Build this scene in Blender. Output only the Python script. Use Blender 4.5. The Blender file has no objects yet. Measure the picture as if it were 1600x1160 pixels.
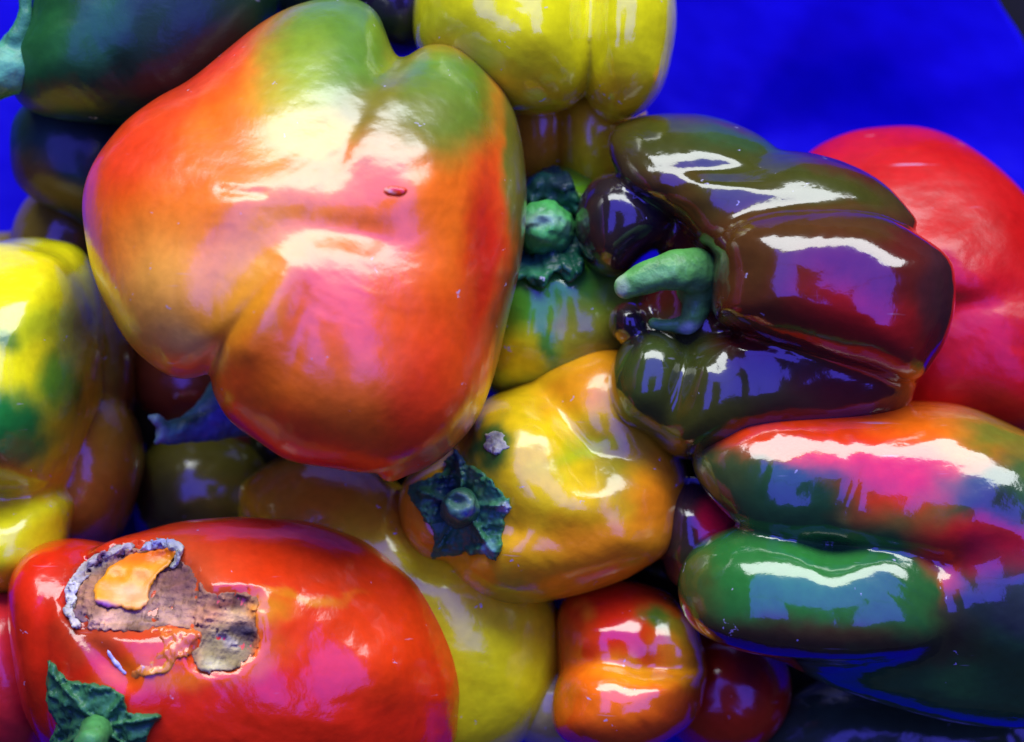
import bpy, math, random
import numpy as np
from mathutils import Vector, noise as mnoise

# ------------------------------------------------------------------ camera, light, exposure
K0 = 0.22 / 1600.0          # metres per working unit (one unit = one photo pixel in the z = 0 plane)
DC = 4000.0                 # camera height above the z = 0 plane, in working units
scene = bpy.context.scene
col = scene.collection

cam_data = bpy.data.cameras.new('camera')
cam_data.sensor_width = 36.0
cam_data.lens = 36.0 * DC / 1600.0
cam_data.clip_start = 0.01
cam_data.clip_end = 50.0
cam_data.dof.use_dof = True
cam_data.dof.focus_distance = (DC - 170) * K0
cam_data.dof.aperture_fstop = 9.0
cam = bpy.data.objects.new('camera', cam_data)
cam.location = (0, 0, DC * K0)
col.objects.link(cam)
scene.camera = cam
scene.render.resolution_x = 1024
scene.render.resolution_y = 742

world = bpy.data.worlds.new("World")
scene.world = world
world.use_nodes = True
bg = world.node_tree.nodes['Background']
bg.inputs['Color'].default_value = (0.8, 0.85, 1.0, 1)
bg.inputs['Strength'].default_value = 0.04


def area(name, loc, aim, sx, sy, color, radiance):
    l = bpy.data.lights.new(name, 'AREA')
    l.shape = 'RECTANGLE'
    l.size, l.size_y = sx, sy
    l.color = color
    l.energy = radiance * math.pi * sx * sy      # W that gives this radiance
    o = bpy.data.objects.new(name, l)
    o.location = loc
    d = Vector(aim) - Vector(loc)
    o.rotation_euler = d.to_track_quat('-Z', 'Y').to_euler()
    col.objects.link(o)
    return o


# the gap at the edge of the stall roof: pale daylight low down, blue sky above it
area('daylight_strip', (0.15, 1.87, 1.17), (0, 0, 0), 3.0, 0.92, (0.92, 0.97, 1.0), 12.3)
area('blue_sky_far', (0.1, 0.86, 1.35), (0.1, 0.86, 0), 1.9, 1.05, (0.085, 0.07, 1.0), 5.2)
area('blue_sky_right', (0.68, -0.08, 1.35), (0.68, -0.08, 0), 0.75, 0.80, (0.085, 0.07, 1.0), 5.2)
area('blue_sky_left', (-0.54, -0.08, 1.35), (-0.54, -0.08, 0), 0.62, 0.80, (0.085, 0.07, 1.0), 5.2)

scene.view_settings.view_transform = 'Standard'
scene.view_settings.look = 'None'
scene.view_settings.exposure = 0.0
scene.view_settings.gamma = 1.0
scene.render.engine = 'CYCLES'
scene.cycles.samples = 192
scene.cycles.use_denoising = True

# ------------------------------------------------------------------ geometry helpers


def P(px, py, z):
    """photo pixel seen at height z -> working units"""
    s = (DC - z) / DC
    return np.array([(px - 800) * s, (580 - py) * s, z], float)


def scr(V):
    """working units -> photo pixel"""
    s = DC / (DC - V[:, 2])
    return V[:, 0] * s + 800, 580 - V[:, 1] * s


def catmull(pts, n=12, closed=True):
    pts = np.array(pts, float)
    N = len(pts)
    out = []
    rng = range(N if closed else N - 1)
    for i in rng:
        if closed:
            p0, p1, p2, p3 = pts[i - 1], pts[i], pts[(i + 1) % N], pts[(i + 2) % N]
        else:
            p0, p1, p2, p3 = pts[max(i - 1, 0)], pts[i], pts[i + 1], pts[min(i + 2, N - 1)]
        for t in np.linspace(0, 1, n, endpoint=False):
            out.append(0.5 * ((2 * p1) + (-p0 + p2) * t + (2 * p0 - 5 * p1 + 4 * p2 - p3) * t * t + (-p0 + 3 * p1 - 3 * p2 + p3) * t ** 3))
    if not closed:
        out.append(pts[-1])
    return np.array(out)


class Lobe:
    """closed rounded body with a given outline, height h and its own height z above the ground"""
    def __init__(s, c, z, h, r=None, rot=0, poly=None, n=2.2, tilt=(0, 0), m=2.0):
        s.c = P(c[0], c[1], z)
        k = (DC - z) / DC
        s.h, s.n, s.tilt, s.m = h, n, tilt, m
        th = np.linspace(-math.pi, math.pi, 361)
        if poly is not None:
            q = catmull(poly)
            dx = (q[:, 0] - c[0]) * k
            dy = -(q[:, 1] - c[1]) * k
            a = np.arctan2(dy, dx)
            R = np.hypot(dx, dy)
            o = np.argsort(a)
            a, R = a[o], R[o]
            a = np.concatenate([a - 2 * math.pi, a, a + 2 * math.pi])
            R = np.concatenate([R, R, R])
            s.R = np.interp(th, a, R)
            w = np.array([.25, .5, .25])
            for _ in range(3):
                s.R[:-1] = (np.roll(s.R[:-1], 1) * .25 + s.R[:-1] * .5 + np.roll(s.R[:-1], -1) * .25)
                s.R[-1] = s.R[0]
        else:
            rx, ry = r[0] * k, r[1] * k
            t = th - math.radians(rot)
            s.R = 1.0 / (np.abs(np.cos(t) / rx) ** m + np.abs(np.sin(t) / ry) ** m) ** (1.0 / m)
        s.th = th
        s.scale = min(float(np.median(s.R)), h)
        s.rmax = float(s.R.max())

    def f(s, X):
        d = X - s.c
        z = d[:, 2] - s.tilt[0] * d[:, 0] - s.tilt[1] * d[:, 1]
        rho = np.hypot(d[:, 0], d[:, 1]) / np.interp(np.arctan2(d[:, 1], d[:, 0]), s.th, s.R)
        return ((rho ** s.n + np.abs(z / s.h) ** s.n) ** (1.0 / s.n) - 1.0) * s.scale

    def bounds(s):
        e = np.array([s.rmax, s.rmax, s.h + (abs(s.tilt[0]) + abs(s.tilt[1])) * s.rmax])
        return s.c - e, s.c + e


class Tube:
    """round tapering tube along px points (px,py,z,radius)"""
    def __init__(s, pts, flat=1.0):
        s.p = [P(a, b, z) for a, b, z, r in pts]
        s.r = [r * (DC - z) / DC for a, b, z, r in pts]
        q = catmull(np.column_stack([np.array(s.p), s.r]), 6, False) if len(pts) > 2 else np.column_stack([np.array(s.p), s.r])
        s.q = q

    def f(s, X):
        best = np.full(len(X), 1e9)
        for i in range(len(s.q) - 1):
            a, b = s.q[i, :3], s.q[i + 1, :3]
            ab = b - a
            t = np.clip(((X - a) @ ab) / max(ab @ ab, 1e-6), 0, 1)
            d = np.linalg.norm(X - a - t[:, None] * ab, axis=1) - (s.q[i, 3] * (1 - t) + s.q[i + 1, 3] * t)
            best = np.minimum(best, d)
        return best

    def bounds(s):
        r = max(s.r) + 2
        return s.q[:, :3].min(0) - r, s.q[:, :3].max(0) + r


def smin(a, b, k):
    h = np.clip(0.5 + 0.5 * (b - a) / k, 0, 1)
    return b * (1 - h) + a * h - k * h * (1 - h)


def smax(a, b, k):
    return -smin(-a, -b, k)


def poly_dist(x, y, pts):
    best = np.full(len(x), 1e9)
    for i in range(len(pts) - 1):
        ax, ay = pts[i]
        bx, by = pts[i + 1]
        dx, dy = bx - ax, by - ay
        t = np.clip(((x - ax) * dx + (y - ay) * dy) / (dx * dx + dy * dy + 1e-6), 0, 1)
        best = np.minimum(best, np.hypot(x - ax - t * dx, y - ay - t * dy))
    return best


def wob(X, scale, seed, oct=3):
    """cheap smooth noise in about -1..1"""
    r = np.random.RandomState(seed)
    v = np.zeros(len(X))
    for o in range(oct):
        for _ in range(4):
            k = r.normal(size=3)
            k *= (2 ** o) / (scale * np.linalg.norm(k)) * 2 * math.pi * r.uniform(.7, 1.3)
            v += np.sin(X @ k + r.uniform(0, 6.28)) / (2.0 * 1.6 ** o)
    return v / 2.0


def inside_poly(x, y, pts):
    """signed distance, negative inside"""
    q = catmull(pts, 4)
    d = poly_dist(x, y, np.vstack([q, q[:1]]))
    ins = np.zeros(len(x), bool)
    n = len(q)
    for i in range(n):
        x1, y1 = q[i]
        x2, y2 = q[(i + 1) % n]
        c = ((y1 > y) != (y2 > y)) & (x < (x2 - x1) * (y - y1) / (y2 - y1 + 1e-9) + x1)
        ins ^= c
    return np.where(ins, -d, d)


class Body:
    """smooth union of lobes, then grooves and dents"""
    def __init__(s, lobes, k=20, grooves=(), dents=(), amp=2.0, wl=260, seed=1, fine=0.0, extra=None):
        s.lobes, s.k, s.grooves, s.dents = lobes, k, grooves, dents
        s.amp, s.wl, s.seed, s.fine, s.extra = amp, wl, seed, fine, extra
        s.g = [(catmull(g[0], 6, False) if len(g[0]) > 2 else np.array(g[0], float), g[1], g[2]) for g in grooves]

    def f(s, X):
        v = None
        for l in s.lobes:
            kk = s.k
            if isinstance(l, tuple):
                l, kk = l
            w = l.f(X)
            v = w if v is None else smin(v, w, kk)
        x, y = None, None
        if s.g or s.dents:
            x, y = scr(X)
        for pts, w, dep in s.g:
            d = poly_dist(x, y, pts)
            v = v + dep * np.exp(-(d / w) ** 2)
        for (cx, cy, rx, ry, rot, dep) in s.dents:      # dep > 0 pushes in, < 0 swells out
            c, sn = math.cos(math.radians(rot)), math.sin(math.radians(rot))
            u = ((x - cx) * c + (y - cy) * sn) / rx
            w = (-(x - cx) * sn + (y - cy) * c) / ry
            v = v + dep * np.exp(-(u * u + w * w))
        if s.amp:
            v = v + s.amp * wob(X, s.wl, s.seed, 2)
        if s.fine:
            v = v + s.fine * wob(X, 26, s.seed + 7, 3)
        if s.extra is not None:
            v = s.extra(X, v)
        return v

    def bounds(s):
        lo, hi = None, None
        for l in s.lobes:
            if isinstance(l, tuple):
                l = l[0]
            a, b = l.bounds()
            lo = a if lo is None else np.minimum(lo, a)
            hi = b if hi is None else np.maximum(hi, b)
        return lo - 14, hi + 14


def surface_nets(body, h):
    lo, hi = body.bounds()
    n = np.ceil((hi - lo) / h).astype(int) + 2
    # coarse pass to find which blocks matter
    xs = [lo[i] + h * np.arange(n[i]) for i in range(3)]
    V = np.full((n[0], n[1], n[2]), 1e3, np.float32)
    cs = 6
    nb = [int(math.ceil(n[i] / cs)) for i in range(3)]
    cx = [lo[i] + h * (np.arange(nb[i]) * cs + (cs - 1) / 2) for i in range(3)]
    G = np.stack(np.meshgrid(*cx, indexing='ij'), -1).reshape(-1, 3)
    cv = body.f(G).reshape(nb)
    near = np.abs(cv) < cs * h * 2.2 + 16
    sign = np.where(cv > 0, 1e3, -1e3)
    V = np.repeat(np.repeat(np.repeat(sign, cs, 0), cs, 1), cs, 2)[:n[0], :n[1], :n[2]].astype(np.float32).copy()
    m = np.repeat(np.repeat(np.repeat(near, cs, 0), cs, 1), cs, 2)[:n[0], :n[1], :n[2]]
    I = np.argwhere(m)
    for a in range(0, len(I), 400000):
        J = I[a:a + 400000]
        V[J[:, 0], J[:, 1], J[:, 2]] = body.f(lo + h * J)
    S = V < 0
    c = [slice(0, -1), slice(1, None)]
    cnt = np.zeros([k - 1 for k in n], np.int8)
    for i in (0, 1):
        for j in (0, 1):
            for k in (0, 1):
                cnt += S[c[i], c[j], c[k]]
    act = (cnt > 0) & (cnt < 8)
    idx = -np.ones(act.shape, np.int64)
    A = np.argwhere(act)
    idx[act] = np.arange(len(A))
    acc = np.zeros((len(A), 3))
    num = np.zeros(len(A))
    cor = [(i, j, k) for i in (0, 1) for j in (0, 1) for k in (0, 1)]
    for p in cor:
        for ax in range(3):
            if p[ax]:
                continue
            q = list(p)
            q[ax] = 1
            v0 = V[A[:, 0] + p[0], A[:, 1] + p[1], A[:, 2] + p[2]]
            v1 = V[A[:, 0] + q[0], A[:, 1] + q[1], A[:, 2] + q[2]]
            mk = (v0 < 0) != (v1 < 0)
            t = np.where(mk, v0 / np.where(mk, v0 - v1, 1), 0)
            pt = np.tile(np.array(p, float), (len(A), 1))
            pt[:, ax] += t
            acc += pt * mk[:, None]
            num += mk
    verts = lo + h * (A + acc / num[:, None])
    faces = []
    for ax in range(3):
        sl0 = [slice(None)] * 3
        sl1 = [slice(None)] * 3
        sl0[ax] = slice(0, -1)
        sl1[ax] = slice(1, None)
        s0, s1 = S[tuple(sl0)], S[tuple(sl1)]
        E = np.argwhere(s0 != s1)
        b, cc = (ax + 1) % 3, (ax + 2) % 3
        ok = (E[:, b] > 0) & (E[:, cc] > 0)
        E = E[ok]
        fl = s0[tuple(E.T)]
        q = []
        for db, dc in ((0, 0), (-1, 0), (-1, -1), (0, -1)):
            F = E.copy()
            F[:, b] += db
            F[:, cc] += dc
            q.append(F)
        lim = np.array(act.shape)
        good = np.ones(len(E), bool)
        for F in q:
            good &= (F < lim).all(1)
        ids = np.column_stack([idx[tuple(F[good].T)] for F in q])
        fl = fl[good]
        ids[~fl] = ids[~fl][:, ::-1]
        faces.append(ids)
    faces = np.vstack(faces)
    faces = faces[(faces >= 0).all(1)]
    e = 1.5
    for _ in range(3):
        f0 = body.f(verts)
        g = np.column_stack([body.f(verts + np.eye(3)[i] * e) - body.f(verts - np.eye(3)[i] * e) for i in range(3)]) / (2 * e)
        gn = np.maximum((g * g).sum(1), 0.15)
        st = np.clip(f0 / gn, -h, h)
        verts = verts - g * st[:, None] * 0.9
    return verts, faces


def to_mesh(name, verts, faces, origin, colors=None, extra=None):
    me = bpy.data.meshes.new(name)
    v = (verts - origin) * K0
    me.vertices.add(len(v))
    me.vertices.foreach_set('co', v.astype(np.float32).ravel())
    me.loops.add(faces.size)
    me.loops.foreach_set('vertex_index', faces.astype(np.int32).ravel())
    me.polygons.add(len(faces))
    me.polygons.foreach_set('loop_start', np.arange(0, faces.size, 4, dtype=np.int32))
    me.polygons.foreach_set('loop_total', np.full(len(faces), 4, np.int32))
    me.update(calc_edges=True)
    me.polygons.foreach_set('use_smooth', np.ones(len(faces), bool))
    if colors is not None:
        a = me.color_attributes.new('tint', 'FLOAT_COLOR', 'POINT')
        a.data.foreach_set('color', np.column_stack([colors, np.ones(len(colors))]).astype(np.float32).ravel())
    if extra is not None:
        a = me.attributes.new('rough', 'FLOAT', 'POINT')
        a.data.foreach_set('value', extra.astype(np.float32))
    return me


# ------------------------------------------------------------------ colours (real skin colours, linear)
RED = (0.68, 0.020, 0.003)
DEEPRED = (0.36, 0.006, 0.004)
ORED = (0.78, 0.045, 0.003)
ORANGE = (0.85, 0.15, 0.004)
AMBER = (0.80, 0.30, 0.006)
YELLOW = (0.80, 0.56, 0.006)
LEMON = (0.80, 0.76, 0.006)
LIME = (0.42, 0.50, 0.010)
LEAF = (0.10, 0.22, 0.012)
OLIVE = (0.17, 0.16, 0.010)
GREEN = (0.020, 0.105, 0.018)
DKGREEN = (0.010, 0.045, 0.015)
BROWN = (0.075, 0.028, 0.005)
MAROON = (0.085, 0.009, 0.005)
DKOLIVE = (0.045, 0.050, 0.005)
BLACKISH = (0.018, 0.012, 0.012)


def paint(verts, base, patches, seed=3, warp=14):
    """skin colour: a base and soft-edged patches (px,py,rx,ry,rot,colour,softness[,strength])"""
    x, y = scr(verts)
    X2 = verts
    x = x + warp * wob(X2, 150, seed, 3)
    y = y + warp * wob(X2, 150, seed + 5, 3)
    x = x + 0.3 * warp * wob(X2, 34, seed + 6, 3)
    y = y + 0.3 * warp * wob(X2, 34, seed + 7, 3)
    C = np.tile(np.array(base, float), (len(verts), 1))
    # streaks of slightly varied ripeness
    n = wob(X2, 330, seed + 9, 3)
    C *= (1 + 0.10 * n)[:, None]
    for p in patches:
        cx, cy, rx, ry, rot, c, soft = p[:7]
        st = p[7] if len(p) > 7 else 1.0
        cs, sn = math.cos(math.radians(rot)), math.sin(math.radians(rot))
        u = ((x - cx) * cs + (y - cy) * sn) / rx
        w = (-(x - cx) * sn + (y - cy) * cs) / ry
        d = np.hypot(u, w)
        t = np.clip((1 + soft - d) / (2 * soft), 0, 1)
        t = t * t * (3 - 2 * t) * st
        C = C * (1 - t[:, None]) + np.array(c) * t[:, None]
    return np.clip(C, 0.001, 0.95)


# ------------------------------------------------------------------ materials


def new_mat(name):
    m = bpy.data.materials.new(name)
    m.use_nodes = True
    nt = m.node_tree
    return m, nt, nt.nodes['Principled BSDF']


def skin_mat(name, rough=0.18, coat=1.0, coat_rough=0.06, speck=0.5, bump=0.12, streak=0.12, spec=0.22, sss=0.0, coat_ior=1.5, broad=0.3):
    m, nt, b = new_mat(name)
    N, L = nt.nodes, nt.links
    at = N.new('ShaderNodeAttribute')
    at.attribute_name = 'tint'
    tc = N.new('ShaderNodeTexCoord')
    # fine cell-like mottling of the skin
    n1 = N.new('ShaderNodeTexNoise')
    n1.inputs['Scale'].default_value = 420
    n1.inputs['Detail'].default_value = 4
    n2 = N.new('ShaderNodeTexNoise')
    n2.inputs['Scale'].default_value = 75
    n2.inputs['Detail'].default_value = 5
    L.new(tc.outputs['Object'], n1.inputs['Vector'])
    L.new(tc.outputs['Object'], n2.inputs['Vector'])
    ad = N.new('ShaderNodeMath')
    ad.operation = 'ADD'
    L.new(n1.outputs['Fac'], ad.inputs[0])
    L.new(n2.outputs['Fac'], ad.inputs[1])
    mr = N.new('ShaderNodeMapRange')
    mr.inputs['From Min'].default_value = 0.6
    mr.inputs['From Max'].default_value = 1.4
    mr.inputs['To Min'].default_value = 1 - streak * 1.6
    mr.inputs['To Max'].default_value = 1 + streak
    L.new(ad.outputs[0], mr.inputs['Value'])
    mul = N.new('ShaderNodeMix')
    mul.data_type = 'RGBA'
    mul.blend_type = 'MULTIPLY'
    mul.inputs['Factor'].default_value = 1.0
    L.new(at.outputs['Color'], mul.inputs['A'])
    L.new(mr.outputs['Result'], mul.inputs['B'])
    # pale dust specks and short scuffs
    vo = N.new('ShaderNodeTexVoronoi')
    vo.inputs['Scale'].default_value = 230
    vo.inputs['Randomness'].default_value = 1
    n3 = N.new('ShaderNodeTexNoise')
    n3.inputs['Scale'].default_value = 300
    n3.inputs['Detail'].default_value = 3
    mixv = N.new('ShaderNodeMix')
    mixv.data_type = 'VECTOR'
    mixv.inputs['Factor'].default_value = 0.012
    L.new(tc.outputs['Object'], n3.inputs['Vector'])
    L.new(tc.outputs['Object'], mixv.inputs['A'])
    L.new(n3.outputs['Color'], mixv.inputs['B'])
    L.new(mixv.outputs['Result'], vo.inputs['Vector'])
    lt = N.new('ShaderNodeMapRange')
    lt.inputs['From Min'].default_value = 0.15
    lt.inputs['From Max'].default_value = 0.03
    L.new(vo.outputs['Distance'], lt.inputs['Value'])
    sep = N.new('ShaderNodeSeparateColor')
    L.new(vo.outputs['Color'], sep.inputs['Color'])
    gt = N.new('ShaderNodeMath')
    gt.operation = 'GREATER_THAN'
    gt.inputs[1].default_value = 1 - 0.10 * speck
    L.new(sep.outputs['Red'], gt.inputs[0])
    m2 = N.new('ShaderNodeMath')
    m2.operation = 'MULTIPLY'
    L.new(lt.outputs['Result'], m2.inputs[0])
    L.new(gt.outputs[0], m2.inputs[1])
    sp = N.new('ShaderNodeMix')
    sp.data_type = 'RGBA'
    # faint handling scratches
    mp = N.new('ShaderNodeMapping')
    mp.inputs['Rotation'].default_value = (0.3, 0.2, 0.7)
    mp.inputs['Scale'].default_value = (45, 900, 300)
    L.new(tc.outputs['Object'], mp.inputs['Vector'])
    ns = N.new('ShaderNodeTexNoise')
    ns.inputs['Scale'].default_value = 1.0
    ns.inputs['Detail'].default_value = 2
    L.new(mp.outputs['Vector'], ns.inputs['Vector'])
    r1 = N.new('ShaderNodeMapRange')
    r1.inputs['From Min'].default_value = 0.70
    r1.inputs['From Max'].default_value = 0.80
    L.new(ns.outputs['Fac'], r1.inputs['Value'])
    r2 = N.new('ShaderNodeMapRange')
    r2.inputs['From Min'].default_value = 0.54
    r2.inputs['From Max'].default_value = 0.66
    r2.inputs['To Max'].default_value = 0.5
    L.new(n2.outputs['Fac'], r2.inputs['Value'])
    m3 = N.new('ShaderNodeMath')
    m3.operation = 'MULTIPLY_ADD'
    L.new(r1.outputs['Result'], m3.inputs[0])
    L.new(r2.outputs['Result'], m3.inputs[1])
    L.new(m2.outputs[0], m3.inputs[2])
    m3.use_clamp = True
    L.new(m3.outputs[0], sp.inputs['Factor'])
    L.new(mul.outputs['Result'], sp.inputs['A'])
    sp.inputs['B'].default_value = (0.45, 0.42, 0.5, 1)
    L.new(sp.outputs['Result'], b.inputs['Base Color'])
    # waxy gloss, broken up
    rr = N.new('ShaderNodeMapRange')
    rr.inputs['From Min'].default_value = 0.3
    rr.inputs['From Max'].default_value = 0.7
    rr.inputs['To Min'].default_value = rough * 0.75
    rr.inputs['To Max'].default_value = rough * 1.35
    L.new(n2.outputs['Fac'], rr.inputs['Value'])
    L.new(rr.outputs['Result'], b.inputs['Roughness'])
    b.inputs['Coat Weight'].default_value = coat
    b.inputs['Coat Roughness'].default_value = coat_rough
    b.inputs['Coat IOR'].default_value = coat_ior
    b.inputs['IOR'].default_value = 1.48
    b.inputs['Specular IOR Level'].default_value = spec
    if sss:
        b.inputs['Subsurface Weight'].default_value = sss
        b.inputs['Subsurface Radius'].default_value = (1.0, 0.5, 0.1)
        b.inputs['Subsurface Scale'].default_value = 0.004
    bp = N.new('ShaderNodeBump')
    bp.inputs['Strength'].default_value = bump
    bp.inputs['Distance'].default_value = 0.0006
    L.new(n1.outputs['Fac'], bp.inputs['Height'])
    bp2 = N.new('ShaderNodeBump')
    bp2.inputs['Strength'].default_value = bump * 1.3
    bp2.inputs['Distance'].default_value = 0.002
    L.new(n2.outputs['Fac'], bp2.inputs['Height'])
    L.new(bp2.outputs['Normal'], bp.inputs['Normal'])
    # slow unevenness of the wall of the fruit
    n4 = N.new('ShaderNodeTexNoise')
    n4.inputs['Scale'].default_value = 34
    n4.inputs['Detail'].default_value = 3
    n4.inputs['Distortion'].default_value = 0.6
    L.new(tc.outputs['Object'], n4.inputs['Vector'])
    bp3 = N.new('ShaderNodeBump')
    bp3.inputs['Strength'].default_value = broad
    bp3.inputs['Distance'].default_value = 0.005
    L.new(n4.outputs['Fac'], bp3.inputs['Height'])
    L.new(bp3.outputs['Normal'], bp2.inputs['Normal'])
    L.new(bp.outputs['Normal'], b.inputs['Normal'])
    L.new(bp.outputs['Normal'], b.inputs['Coat Normal'])
    return m


M_GLOSS = skin_mat('glossy_pepper_skin', rough=0.18, coat_rough=0.085, bump=0.09, speck=1.2)
M_WAX = skin_mat('waxy_pepper_skin', rough=0.32, coat_rough=0.15, bump=0.12, speck=1.5, spec=0.06)
M_BLOOM = skin_mat('bloomed_pepper_skin', rough=0.36, coat_rough=0.21, bump=0.12, speck=1.8, spec=0.3, coat_ior=1.5)
M_MATT = skin_mat('dull_pepper_skin', rough=0.42, spec=0.15, coat=0.4, coat_rough=0.25, bump=0.15)
M_STEM = skin_mat('stem_skin', rough=0.5, coat=0.25, coat_rough=0.3, bump=0.6, streak=0.28, speck=0.3)
M_FLAP = skin_mat('torn_skin', rough=0.4, coat=0.3, coat_rough=0.3, bump=0.3, streak=0.2)
M_ROT = skin_mat('dry_rot_tissue', rough=0.75, coat=0.0, coat_rough=0.4, bump=1.4, streak=0.5, speck=0.0)

# ------------------------------------------------------------------ objects


def tag(o, label, cat, group=None, kind=None):
    if label:
        o['label'] = label
    if cat:
        o['category'] = cat
    if group:
        o['group'] = group
    if kind:
        o['kind'] = kind
    return o


def root(name, c, z, label, cat='bell pepper', group='bell peppers heaped in the pile'):
    e = bpy.data.objects.new(name, None)
    e.empty_display_size = 0.01
    p = P(c[0], c[1], z)
    e.location = Vector(p * K0)
    col.objects.link(e)
    tag(e, label, cat, group)
    e['_o'] = 0
    del e['_o']
    return e, p


def part(name, rt, body, base, patches, mat, h=7.0, seed=3, warp=14, label=None, post=None):
    e, p = rt
    v, f = surface_nets(body, h)
    C = paint(v, base, patches, seed, warp)
    if post is not None:
        C = post(v, C)
    me = to_mesh(name, v, f, p, C)
    me.materials.append(mat)
    o = bpy.data.objects.new(name, me)
    col.objects.link(o)
    o.parent = e
    if label:
        o['label'] = label
    print('part', name, len(f))
    return o


L = Lobe
#--OBJECTS--
# ---- the big orange and green pepper lying on top
A = root('bell_pepper', (480, 380), 120, 'biggest pepper, orange fading to green at its top, lying on top of the pile')
bodyA = Body([
    L((480, 400), 140, 205, n=2.1, tilt=(0, -0.24), poly=[(300, 115), (400, 30), (470, -8), (540, -15), (590, 15), (622, 76), (665, 62), (712, 66),
        (752, 100), (778, 160), (792, 240), (795, 330), (785, 430), (765, 540), (742, 630), (700, 690), (640, 722), (580, 730), (520, 722),
        (460, 712), (420, 690), (370, 655), (345, 610), (338, 578), (310, 588), (270, 582), (210, 535), (165, 470), (140, 400), (130, 320),
        (142, 250), (180, 190), (235, 150)]),
    (L((690, 370), 80, 165, tilt=(0, -0.24), poly=[(690, 60), (740, 75), (785, 130), (812, 210), (824, 310), (815, 400), (792, 500), (768, 600), (740, 665),
        (690, 715), (640, 736), (600, 735), (560, 600), (560, 200), (630, 80)], n=2.4), 6)],
    k=8,
    grooves=[([(622, 50), (628, 100)], 28, 5), ([(600, 150), (560, 230)], 34, -7), ([(455, 425), (415, 480), (378, 535)], 38, -13),
             ([(345, 297), (380, 302), (412, 303)], 7, 3)],
    dents=[(545, 362, 80, 26, 10, 11), (380, 310, 90, 50, -20, -8), (270, 450, 80, 100, 20, -9), (515, 540, 125, 140, 10, -20), (650, 270, 75, 75, 0, -22),
           (430, 300, 120, 60, 0, -9), (460, 540, 18, 90, 12, 3), (655, 262, 30, 26, 0, 5)],
    amp=3, seed=4)
part('body', A, bodyA, ORANGE, [
    (330, 100, 40, 160, 55, ORED, .8), (200, 230, 60, 90, 40, ORED, .8), (420, 700, 160, 60, 20, RED, .6), (660, 640, 60, 140, 10, ORED, .7),
    (755, 400, 30, 160, 4, RED, .8), (600, 480, 140, 90, 20, ORED, .9, .6), (300, 560, 80, 35, 20, ORED, .8),
    (530, 70, 110, 130, 0, LEAF, .45), (690, 150, 90, 90, 20, LEAF, .5), (600, 190, 120, 60, 0, OLIVE, .7, .8),
    (450, 150, 50, 90, 20, LIME, .8, .6), (250, 470, 80, 110, 15, (.78, .33, .03), .8), (370, 450, 60, 110, 25, AMBER, .7), (290, 540, 50, 30, 20, (.7, .36, .05), .8), (440, 330, 90, 60, 0, AMBER, .9, .5),
    (808, 260, 22, 150, -2, OLIVE, .5), (800, 480, 20, 120, 6, BROWN, .8, .8), (500, 215, 40, 30, 0, YELLOW, .8, .6)],
    M_BLOOM, h=6.5, seed=11, warp=10)
part('scar', A, Body([L((614, 299), 376, 6, r=(20, 8), rot=-5)], amp=1.5, wl=40), ORED, [(610, 297, 14, 2.5, 5, (.8, .5, .3), .5)], M_GLOSS, h=2.5, label='small raised orange scar')

# ---- dark pepper with hooked stem
B = root('bell_pepper', (1200, 440), 60, 'dark brown and maroon pepper with a hooked green stem at its left end')
bodyB = Body([
    L((1075, 238), 30, 80, tilt=(0, -0.7), n=2.1, poly=[(950, 235), (960, 198), (1000, 178), (1060, 173), (1120, 180), (1180, 205), (1225, 245), (1250, 290), (1170, 300), (1080, 305), (1010, 310), (965, 280)]),
    (L((1215, 315), 62, 110, tilt=(0, -0.45), n=2.2, poly=[(1000, 270), (1100, 262), (1180, 250), (1250, 236), (1330, 256), (1385, 290), (1418, 330), (1425, 360), (1350, 400), (1200, 400), (1120, 390), (1080, 385), (1050, 345), (1010, 310)]), 22),
    (L((1290, 450), 100, 165, n=2.5, poly=[(1104, 420), (1108, 375), (1135, 345), (1200, 328), (1300, 322), (1370, 335), (1430, 365), (1478, 400), (1491, 440), (1482, 510), (1458, 560), (1420, 597), (1330, 580), (1230, 550), (1150, 520), (1104, 495), (1100, 460)]), 15),
    (L((1250, 570), 50, 120, n=2.3, poly=[(1080, 540), (1150, 520), (1300, 540), (1415, 570), (1425, 620), (1380, 660), (1250, 680), (1120, 680), (1090, 620)]), 18),
    (L((1110, 610), 40, 120, n=2.2, poly=[(1060, 560), (1085, 530), (1130, 535), (1180, 560), (1190, 620), (1150, 690), (1090, 708), (1050, 690), (1040, 620)]), 16),
    (L((1015, 590), 40, 100, r=(62, 84), rot=-20), 16),
    (L((1060, 655), 30, 85, r=(62, 50), rot=-40), 30),
    (L((985, 505), 30, 60, r=(32, 34)), 6),
    (L((962, 350), -10, 110, n=2.2, poly=[(898, 350), (910, 300), (945, 270), (990, 275), (1040, 310), (1060, 360), (1040, 410), (990, 435), (940, 430), (910, 400)]), 8),
    (L((1110, 460), -40, 130, r=(120, 150)), 20)],
    grooves=[([(1118, 400), (1105, 440), (1110, 500)], 9, 6)], dents=[(1010, 410, 35, 40, 20, 22), (1060, 445, 40, 70, 0, 30), (1330, 480, 60, 40, 0, -4)], amp=2.5, wl=200, seed=8)
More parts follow.
